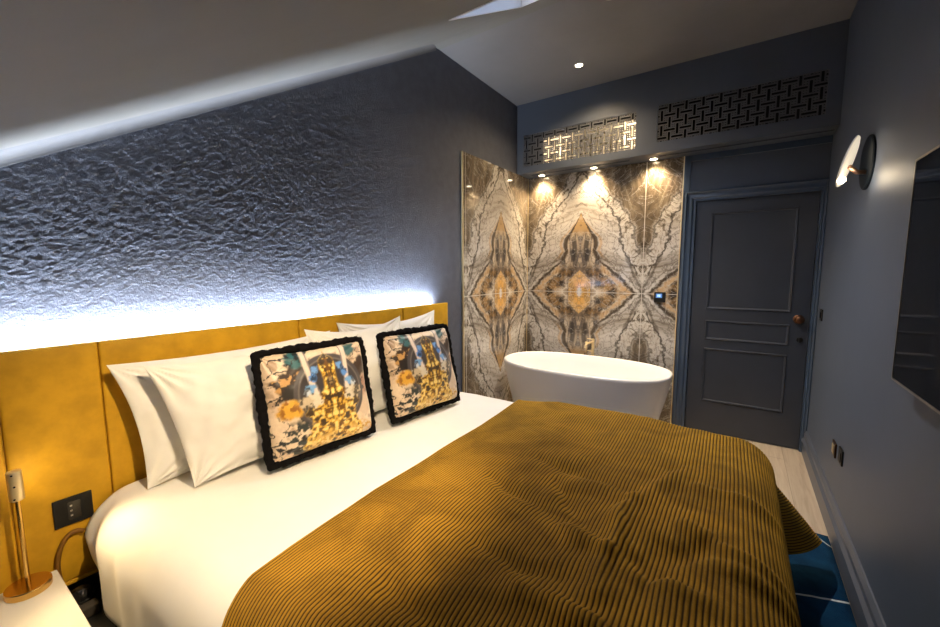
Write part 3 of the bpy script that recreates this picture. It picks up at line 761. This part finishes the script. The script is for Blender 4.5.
# ------------------------------------------------------------------ fringed cushions
def art(X, Y):
    """printed ornament on a cushion face; X,Y in [-1,1], returns RGB"""
    C = np.zeros(X.shape + (3,)); C[:] = lin(214, 190, 165)
    def put(mask, col, k=1.0):
        m = np.clip(mask, 0, 1)[..., None] * k; C[:] = C * (1 - m) + np.array(lin(*col)) * m
    soft = lambda d, w=.02: sstep(w, -w, d)
    n1 = fbm(X * 3 + 5, Y * 3, 201, 4); n2 = fbm(X * 6, Y * 6 + 3, 211, 4); n3 = fbm(X * 12, Y * 12, 221, 3)
    put(sstep(.5, .7, n1), (226, 205, 180)); put(sstep(.62, .75, n2), (150, 120, 95), .6)
    blob = lambda x, y, r, wob=.5, s=0: np.hypot(X - x, Y - y) - r * (1 + wob * (fbm(np.arctan2(Y - y, X - x) * 1.6 + 9 + s, np.hypot(X - x, Y - y) * 3, 231 + s, 3) - .5) * 2)
    # dark scrolling leaves in the corners and down the left
    sc = np.abs(fbm(X * 4 + 1.5 * n2, Y * 4, 241, 3) - .5)
    left = sstep(-.30, -.5, X) + sstep(.45, .65, X) * sstep(-.1, .3, Y)
    put(sstep(.045, .02, sc) * np.clip(left, 0, 1), (24, 20, 20))
    put(soft(blob(-.62, .42, .27, .6, 1), .03), (52, 34, 22)); put(soft(blob(-.62, .42, .2, .9, 2), .03) * sstep(.5, .55, n3), (196, 150, 90))
    put(soft(blob(-.66, .22, .14, .5, 3), .03), (30, 22, 18))
    put(soft(blob(-.45, .86, .2, .5, 4), .04), (40, 92, 98)); put(soft(blob(.66, .88, .13, .5, 5), .04), (44, 88, 92)); put(soft(blob(-.42, .86, .26, .5, 4), .04) * sstep(.5, .6, n3), (12, 24, 30))
    put(soft(blob(.84, .45, .2, .6, 6), .04), (60, 42, 30)); put(soft(blob(.84, .1, .2, .8, 7), .04), (176, 132, 108)); put(soft(blob(.86, .1, .2, .8, 7), .04) * sstep(.52, .58, n3), (26, 22, 22))
    # charcoal ring medallion
    R = np.hypot((X - .1) / .72, (Y - .08) / .80)
    put(soft(R - 1, .02), (74, 68, 70)); put(soft(R - .86, .02), (58, 52, 54)); put(soft(np.abs(R - .88) - .02, .02), (112, 104, 100))
    # bottom foliage
    put(soft(blob(-.6, -.62, .34, .5, 8), .05) * sstep(.46, .52, n3), (40, 48, 48)); put(soft(blob(-.62, -.8, .25, .6, 9), .05) * sstep(.5, .56, n2), (18, 16, 18))
    put(soft(blob(-.70, -.08, .17, .6, 10), .04), (216, 164, 60)); put(soft(blob(-.70, -.08, .15, .7, 11), .04) * sstep(.5, .58, n3), (150, 96, 30))
    # pale ribbon straps
    for sgn in (-1, 1):
        xr = .1 + sgn * (.40 - .12 * (1 - Y)) + sgn * .04 * np.sin(Y * 3)
        put(soft(np.abs(X - xr) - .055, .015) * sstep(-.1, .1, Y), (222, 204, 190)); put(soft(np.abs(X - xr + .05 * sgn) - .012, .01) * sstep(-.1, .1, Y), (120, 110, 112))
    # mirrored golden ornament
    mx = np.abs(X - .1)
    g1 = fbm(mx * 8 + 2, Y * 8, 251, 4); g2 = fbm(mx * 16, Y * 16 + 4, 261, 3)
    width = np.interp(Y, [-.95, -.7, -.45, -.25, -.05, .15, .35, .6, .78, .9], [.60, .62, .44, .50, .42, .17, .13, .17, .12, .0])
    inside = soft(mx - width * (.75 + .5 * g1), .03)
    put(inside, (214, 168, 58)); put(inside * sstep(.52, .62, g2), (242, 214, 130)); put(inside * sstep(.46, .40, g2), (110, 74, 26)); put(inside * sstep(.60, .68, g1), (62, 46, 30))
    put(inside * soft(np.abs(mx - .02 - .1 * g1) - .012, .012) * sstep(-.6, -.3, Y), (52, 38, 20))
    # blossoms
    for x, y, r, col, s in ((.33, .44, .085, (86, 136, 208), 12), (.26, .60, .07, (110, 156, 216), 13), (.40, .24, .09, (112, 160, 212), 14), (.46, .16, .06, (190, 200, 214), 15), (.36, -.02, .13, (212, 200, 180), 16), (.52, -.02, .12, (196, 178, 150), 17), (.0, .32, .07, (150, 124, 84), 20)):
        d = np.hypot(mx - x, Y - y) - r * (1 + .5 * (fbm(np.arctan2(Y - y, mx - x) * 2 + s, 3. * np.hypot(mx - x, Y - y), 300 + s, 3) - .5) * 2)
        put(soft(d, .02), col); put(soft(d, .02) * sstep(.54, .62, n3), tuple(c * .45 for c in col))
    put(soft(np.abs(mx - .045) - .012, .01) * soft(np.abs(Y - .30) - .07, .02), (20, 16, 14)); put(soft(mx - .04, .01) * soft(np.abs(Y - .30) - .012, .01), (20, 16, 14))
    # golden meadow along the bottom
    put(sstep(-.62, -.85, Y + .25 * (n2 - .5)) * sstep(-.45, -.2, X) * sstep(.42, .5, n3), (206, 156, 50)); put(sstep(-.7, -.9, Y) * sstep(-.45, -.2, X) * sstep(.56, .62, n3), (240, 214, 150))
    return C
def cushion_cover(w, h, t, n=150):
    V, F = pillow(w, h, t, 5, n=n, pin=.04, wr=.008, ex=.42, sq=.08)
    return V, F
def perimeter(w, h, s, pin=.04, sq=.08):
    """point on the cushion seam at s in [0,4)"""
    k = int(s) % 4; f = 2 * (s - int(s)) - 1
    u, v = ((f, -1), (1, f), (-f, 1), (-1, -f))[k]
    return np.array([u * (1 - pin * (1 - v * v)) * math.sqrt(1 - sq * v ** 8) * w / 2, v * (1 - pin * 1.4 * (1 - u * u)) * math.sqrt(1 - sq * u ** 8) * h / 2 + h / 2, 0.]), np.array([u, v, 0.])
def fringe(w, h, length=.030):
    rs = random.Random(5); gs = []
    V = []; F = []
    m = 260; k = 10
    for i in range(m):                      # dense brush core
        p, d = perimeter(w, h, 4 * i / m); d = d / np.linalg.norm(d)
        c = p + d * length * .45; rr = .0185 + .0022 * math.sin(i * .9) + .0025 * math.sin(i * .23) + .0015 * math.sin(i * 1.7)
        for j in range(k):
            a = 2 * PI * j / k; V.append(c + d * math.cos(a) * rr + np.array([0, 0, 1]) * math.sin(a) * rr * .8)
    for i in range(m):
        i2 = (i + 1) % m
        for j in range(k): j2 = (j + 1) % k; F.append((i * k + j, i2 * k + j, i2 * k + j2, i * k + j2))
    for i in range(1500):                   # strands
        p, d = perimeter(w, h, 4 * (i + rs.random()) / 1500.001); d = d / np.linalg.norm(d)
        e = np.array([rs.uniform(-.3, .3), rs.uniform(-.3, .3), rs.uniform(-.45, .45)]); q = p + (d + e) * length * rs.uniform(.8, 1.15)
        t = np.array([-d[1], d[0], 0]) * .0012; nz = np.array([0, 0, .0012]); b = len(V)
        V += [p - t, p + t, p + nz * 2, q]; F += [(b, b + 1, b + 3), (b + 1, b + 2, b + 3), (b + 2, b, b + 3)]
    return V, F
CW, CH = .466, .428
def make_cushion(mtx, label):
    t = empty('fringed_cushion', mtx=mtx); tag(t, label, 'cushion', 'fringed print cushions on the bed')
    V, F = cushion_cover(CW, CH, .15)
    o = obj('cover', (V, F), M['print'], t, smooth=True, local=True)
    o.data.materials.append(M['cushion_back'])
    n = 150; u = np.sin(np.linspace(-1, 1, n) * PI / 2); Uu, Vv = np.meshgrid(u, u, indexing='ij')
    C = art(Uu, Vv).reshape(-1, 3); A = np.zeros((len(V), 4)); A[:, 3] = 1; A[:, :3] = .01; A[:n * n, :3] = C
    at = o.data.color_attributes.new('print', 'FLOAT_COLOR', 'POINT'); at.data.foreach_set('color', A.ravel())
    o.data.polygons.foreach_set('material_index', [0] * (n - 1) ** 2 + [1] * (n - 1) ** 2)
    f = obj('fringe', fringe(CW, CH), M['fringe'], t, smooth=True, local=True); f['label'] = 'black brush fringe'
    return t
cu = make_cushion(lean_matrix(.505, 1.010, .684, 11, -6.2), 'fringed baroque print cushion nearer the nightstand, left of the pair')
c2 = copy_tree(cu); c2.matrix_world = lean_matrix(.565, 1.608, .684, 13, -7.2); c2['label'] = 'fringed baroque print cushion nearer the bath, right of the pair'

# ================================================================== NIGHTSTAND, LAMP, SWITCHES
NZ = .445
ns = empty('nightstand', (.30, .0, 0)); tag(ns, 'white lacquered nightstand beside the headboard', 'nightstand')
obj('top', box(.100, .56, -.22, .243, NZ - .022, NZ), M['nightstand'], ns, bevel=.004)
obj('body', join(box(.11, .55, -.21, .233, .10, NZ - .022)), M['nightstand'], ns, bevel=.003)
dw = obj('drawer', box(.55, .565, -.20, .223, .25, .41), M['nightstand'], ns, bevel=.003)
obj('knob', lathe([(.006, 0), (.006, .012), (.014, .016), (.014, .024), (.008, .028)], (.565, .01, .33), (1, 0, 0), 20), M['brass'], dw, smooth=True)
dw = obj('drawer', box(.55, .565, -.20, .223, .11, .245), M['nightstand'], ns, bevel=.003)
obj('knob', lathe([(.006, 0), (.006, .012), (.014, .016), (.014, .024), (.008, .028)], (.565, .01, .18), (1, 0, 0), 20), M['brass'], dw, smooth=True)
for x in (.14, .52):
    for y in (-.18, .20): obj('leg', lathe([(.012, 0), (.016, .10)], (x, y, 0), n=16), M['brass'], ns)
lx, ly = .156, .172
lp = empty('table_lamp', (lx, ly, NZ)); tag(lp, 'slim brass table lamp standing on the white nightstand', 'lamp')
obj('base', lathe([(.0, 0), (.050, 0), (.052, .003), (.052, .021), (.050, .024), (.012, .025)], (lx, ly, NZ), n=48), M['brass'], lp, smooth=False, bevel=.0015)
obj('stem', lathe([(.0062, .024), (.0062, .30)], (lx, ly, NZ), n=24), M['brass'], lp, bevel=.0005)
hd = obj('lamp_head', lathe([(.006, .296), (.0155, .298), (.0168, .301), (.0168, .386), (.0155, .389), (.006, .390)], (lx, ly, NZ), n=28), M['pale_brass'], lp, smooth=True); hd['label'] = 'pale brass cylinder head'
obj('screw', lathe([(.0028, 0), (.0028, .002)], (lx + .0158, ly - .004, NZ + .345), (1, -.25, 0), 12), M['black'], hd)
for zz in (.306, .381): obj('screw', lathe([(.0026, 0), (.0026, .0018)], (lx + .0150, ly - .0065, NZ + zz), (1, -.5, 0), 12), M['black'], hd)
ln = obj('lens', box(lx - .012, lx - .002, ly + .0115, ly + .0165, NZ + .308, NZ + .378), M['lamp_glow'], hd)
spot(lp, (lx + .03, ly + .03, NZ + .33), 6, 120, .9, (1, .72, .36), .03, (1, .36, -.55))

pl = empty('switch_plate', (.083, .30, .57)); tag(pl, 'black switch plate on the mustard headboard beside the bed', 'switch')
obj('plate', box(.0805, .0885, .251, .349, .572, .668), M['black'], pl, bevel=.002)
obj('button', box(.0885, .0900, .285, .318, .590, .652), M['gloss_black'], pl, bevel=.0006)
for zz in (.604, .621, .638): obj('indicator', box(.0900, .0904, .291, .297, zz - .003, zz + .003), M['tvframe'], pl)
cb = obj('shadow_arc', tube([(0.0905, .246 + .10 * (1 - math.cos(t)) / 2 * 1.0, .43 + .115 * math.sin(t)) for t in np.linspace(-.35, 2.0, 30)], .0075), mat('mustard_brown_shadow', (.20, .085, .004), .7, bump=.1), smooth=True)  # brown tube drawn in place of a soft curved shadow on the headboard
tag(cb, 'brown tube standing in for a shadow arc on the headboard under the switch plate', 'shadow arc')
# black gadget in the gap by the bed
gp = empty('wall_charger', (.20, .285, .0)); 
tag(gp, 'glossy black round gadget on a small dark stand between nightstand and bed', 'gadget')
obj('stand', box(.06, .42, .252, .322, .0, .315), M['black'], gp, bevel=.006)
obj('body', lathe([(.0, 0), (.026, .0), (.032, .012), (.032, .032), (.026, .048), (.012, .056)], (.150, .285, .3155), n=28), M['gloss_black'], gp, smooth=True)
obj('ring', lathe([(.031, .014), (.034, .017), (.034, .022), (.031, .025)], (.150, .285, .3155), n=28), M['black'], gp, smooth=True)
obj('plug_block', box(.21, .25, .262, .308, .3155, .35), M['divan'], gp, bevel=.004)

# ================================================================== BATH
def bath():
    cx, cy = .825, 3.355
    n = 72
    def ring(z, ax, ay, e=2.5):
        R = []
        for k in range(n):
            a = 2 * PI * k / n; c, s = math.cos(a), math.sin(a)
            R.append((cx + ax * math.copysign(abs(c) ** (2 / e), c), cy + ay * math.copysign(abs(s) ** (2 / e), s), z))
        return R
    V = []
    HZ = .62; AX, AY = .710, .385
    layers = []
    for z, f in ((0, .0), (.004, .02), (.02, .03), (.12, .22), (.25, .47), (.40, .73), (.52, .90), (.59, .985)):
        layers.append((z, AX - .150 * (1 - f), AY - .105 * (1 - f)))
    layers += [(.610, AX + .002, AY + .002), (HZ, AX - .004, AY - .004), (HZ, AX - .016, AY - .016), (HZ - .008, AX - .022, AY - .022)]
    for z, f in ((.55, .93), (.42, .74), (.30, .53), (.20, .34), (.16, .20), (.145, .06)):
        layers.append((z, AX - .03 - .17 * (1 - f) ** 1.2, AY - .03 - .13 * (1 - f) ** 1.2))
    layers += [(.14, .30, .12)]
    for z, a, b in layers: V += ring(z, a, b)
    F = [(i * n + k, i * n + (k + 1) % n, (i + 1) * n + (k + 1) % n, (i + 1) * n + k) for i in range(len(layers) - 1) for k in range(n)]
    F += [tuple(range(n))[::-1], tuple((len(layers) - 1) * n + k for k in range(n))]
    return V, F
bt = empty('bathtub', (.825, 3.355, 0)); tag(bt, 'white oval freestanding bathtub in front of the marble', 'bathtub')
obj('tub', bath(), M['tub'], bt, smooth=True)
obj('waste', lathe([(.0, .0), (.028, .0), (.028, .004), (.02, .006)], (.825, 3.355, .140), n=24), M['brass'], bt)
tp = empty('bath_tap', (.775, 3.84, 0)); tag(tp, 'slim brass floor standing tap behind the bathtub', 'tap')
obj('post', join(lathe([(.04, 0), (.04, .008), (.014, .012)], (.775, 3.84, 0), n=24), lathe([(.0135, .01), (.0135, .76), (.011, .765)], (.775, 3.84, 0), n=20)), M['pale_brass'], tp, smooth=False)
obj('spout', tube([(.775, 3.84, .73), (.768, 3.81, .733), (.755, 3.76, .733), (.748, 3.735, .728), (.742, 3.715, .712), (.740, 3.71, .69)], .010), M['pale_brass'], tp, smooth=True)
obj('lever', tube([(.775, 3.84, .755), (.745, 3.835, .762), (.72, 3.83, .764)], .005), M['pale_brass'], tp, smooth=True)
obj('hand_shower', tube([(.72, 3.82, .60), (.722, 3.80, .70), (.728, 3.785, .735)], [.006, .009, .013]), M['pale_brass'], tp, smooth=True)
obj('shower_bracket', tube([(.775, 3.84, .64), (.74, 3.825, .645), (.722, 3.812, .645)], .005), M['pale_brass'], tp, smooth=True)

th = empty('wall_mounted_thermostat', (1.335, YF - .012, 1.137)); tag(th, 'small black thermostat with blue display on the marble by the door', 'thermostat')
obj('body', box(1.289, 1.381, YF - .030, YF - .0125, 1.137, 1.229), M['black'], th, bevel=.004)
obj('display', box(1.305, 1.355, YF - .0312, YF - .030, 1.178, 1.215), mat('blue_backlit_display', (.05, .1, .2), .3, emit=(.12, .35, .9), estr=.5), th)
obj('digits', join(*[box(x, x + .010, YF - .0318, YF - .0312, 1.186, 1.208) for x in (1.318, 1.332)]), mat('pale_display_digits', (.4, .6, .9), .4, emit=(.5, .75, 1), estr=.6), th)

# ================================================================== RIGHT WALL
TY0, TY1, TZ0, TZ1 = .56, 1.885, 1.059, 1.774
tv = empty('wall_mounted_television', (W - .03, (TY0 + TY1) / 2, TZ0)); tag(tv, 'large dark wall mounted flat television on the right wall', 'television')
obj('housing', box(W - .048, W, TY0 + .002, TY1 - .002, TZ0 + .002, TZ1 - .002), M['black'], tv, bevel=.003)
obj('bezel', join(*[box(W - .052, W - .046, *q) for q in ((TY0, TY1, TZ0, TZ0 + .007), (TY0, TY1, TZ1 - .007, TZ1), (TY0, TY0 + .007, TZ0 + .007, TZ1 - .007), (TY1 - .007, TY1, TZ0 + .007, TZ1 - .007))]), M['tvframe'], tv)
obj('screen', box(W - .0505, W - .047, TY0 + .007, TY1 - .007, TZ0 + .007, TZ1 - .007), M['screen'], tv)

# disc wall lamp: navy plate, copper arm, tilted glowing disc
sc_ = empty('wall_lamp', (W, 2.79, 1.82)); tag(sc_, 'round wall lamp with tilted glowing disc on the right wall', 'wall lamp')
pc = np.array([W, 2.795, 1.952])
obj('wall_plate', lathe([(.130, 0), (.130, .008), (.124, .012), (.02, .013)], pc, (-1, 0, 0), 48), M['navy'], sc_)
dc = np.array([2.335, 2.715, 1.952])
tdir = np.array([2.37 - 2.29, 2.785 - 2.632, 2.08 - 1.823]); tdir /= np.linalg.norm(tdir)
view = np.array([2.33 - 1.934, 2.715, 1.95 - 1.4286]); view /= np.linalg.norm(view)
dn = np.cross(tdir, view); dn /= np.linalg.norm(dn)
if dn[0] < 0: dn = -dn                      # lit face turned to the wall
dn = dn - .13 * view; dn /= np.linalg.norm(dn)
obj('arm', tube([pc + np.array([-.012, -.03, -.05]), pc + np.array([-.05, -.055, -.05]), dc + dn * .014 - tdir * .03], .011), M['copper'], sc_, smooth=True)
obj('disc', lathe([(.010, -.009), (.110, -.007), (.119, -.004), (.120, .0)], dc, dn, 48), M['white'], sc_, smooth=False)
obj('lens', lathe([(.118, .0), (.116, .005), (.104, .008), (.01, .009)], dc, dn, 48), M['sconce_glow'], sc_, smooth=False)
obj('bulb', lathe([(.0, -.018), (.012, -.012), (.017, 0), (.012, .012), (.0, .018)], dc - tdir * .112 + dn * .004, tdir, 20), M['lamp_glow'], sc_, smooth=True)
l = bpy.data.lights.new('sconce', 'POINT'); l.energy = .45; l.color = (1, .84, .62); l.shadow_soft_size = .05
o = bpy.data.objects.new('light', l); COL.objects.link(o); o.parent = sc_; o.location = Vector(dc + dn * .045 - tdir * .112) - sc_.location

sw = empty('light_switch', (W, 3.73, 1.06)); tag(sw, 'small black light switch on the right wall by the door', 'switch')
obj('plate', box(W - .008, W, 3.69, 3.77, 1.065, 1.145), M['black'], sw, bevel=.002)
obj('rocker', box(W - .012, W - .008, 3.715, 3.745, 1.085, 1.125), M['gloss_black'], sw, bevel=.001)
for y, z, lb, pm in ((2.915, .428, 'brass edged wall socket low on the right wall, nearer the door', 'bronze'), (2.745, .452, 'plain black wall socket low on the right wall, further from the door', 'black')):
    s = empty('wall_socket', (W, y, z - .04)); tag(s, lb, 'socket', 'wall sockets above the skirting')
    obj('plate', box(W - .008, W, y - .043, y + .043, z - .04, z + .04), M[pm], s, bevel=.002)
    obj('insert', box(W - .011, W - .008, y - .027, y + .027, z - .025, z + .025), M['black'] if pm == 'black' else M['pale_brass'], s, bevel=.001)

# ================================================================== RUG
def rug():
    x0, x1, y0, y1 = .62, 2.392, -.45, 2.69
    nx, ny = 60, 80
    X, Y = np.meshgrid(np.linspace(x0, x1, nx), np.linspace(y0, y1, ny), indexing='ij')
    Z = .012 + .0015 * fbm(X * 20, Y * 20, 401, 2)
    V = np.stack([X, Y, Z], -1).reshape(-1, 3)
    return (V, gridfaces(nx, ny)), np.stack([X, Y], -1).reshape(-1, 2)
g, uv = rug(); rg = obj('rug', g, M['rug'], smooth=True); uvset(rg, uv); solid(rg, .011, -1); tag(rg, 'ink blue rug with thin pale lines on the floor at the bed foot', 'rug')

# ================================================================== WORLD, CAMERA
w = bpy.data.worlds.new('sky'); SC.world = w; w.use_nodes = True; nt = w.node_tree
bgn = nt.nodes['Background']; tc = nt.nodes.new('ShaderNodeTexCoord'); sp = nt.nodes.new('ShaderNodeSeparateXYZ'); nt.links.new(tc.outputs['Generated'], sp.inputs[0])
nt.links.new(mixc(nt, N(nt, sp.outputs[2]).step(0, .6), (.75, .80, .9), (.50, .66, 1.0)), bgn.inputs[0]); bgn.inputs[1].default_value = 5.5

yaw, pitch, roll, fpx = -.5962, -.1073, -.0039, 398.4
f = np.array([math.sin(yaw) * math.cos(pitch), math.cos(yaw) * math.cos(pitch), math.sin(pitch)])
r = np.array([math.cos(yaw), -math.sin(yaw), 0]); u = np.cross(r, f)
r2 = r * math.cos(roll) + u * math.sin(roll); u2 = -r * math.sin(roll) + u * math.cos(roll)
cam = bpy.data.cameras.new('camera'); co = bpy.data.objects.new('camera', cam); COL.objects.link(co)
cam.sensor_width = 36; cam.sensor_fit = 'HORIZONTAL'; cam.lens = fpx / 940 * 36; cam.clip_start = .02
co.matrix_world = Matrix(((r2[0], u2[0], -f[0], 1.9338), (r2[1], u2[1], -f[1], 0), (r2[2], u2[2], -f[2], 1.4286), (0, 0, 0, 1)))
SC.camera = co
vs = SC.view_settings; vs.view_transform = 'Standard'; vs.look = 'None'; vs.exposure = .55; vs.gamma = 1; vs.use_curve_mapping = False
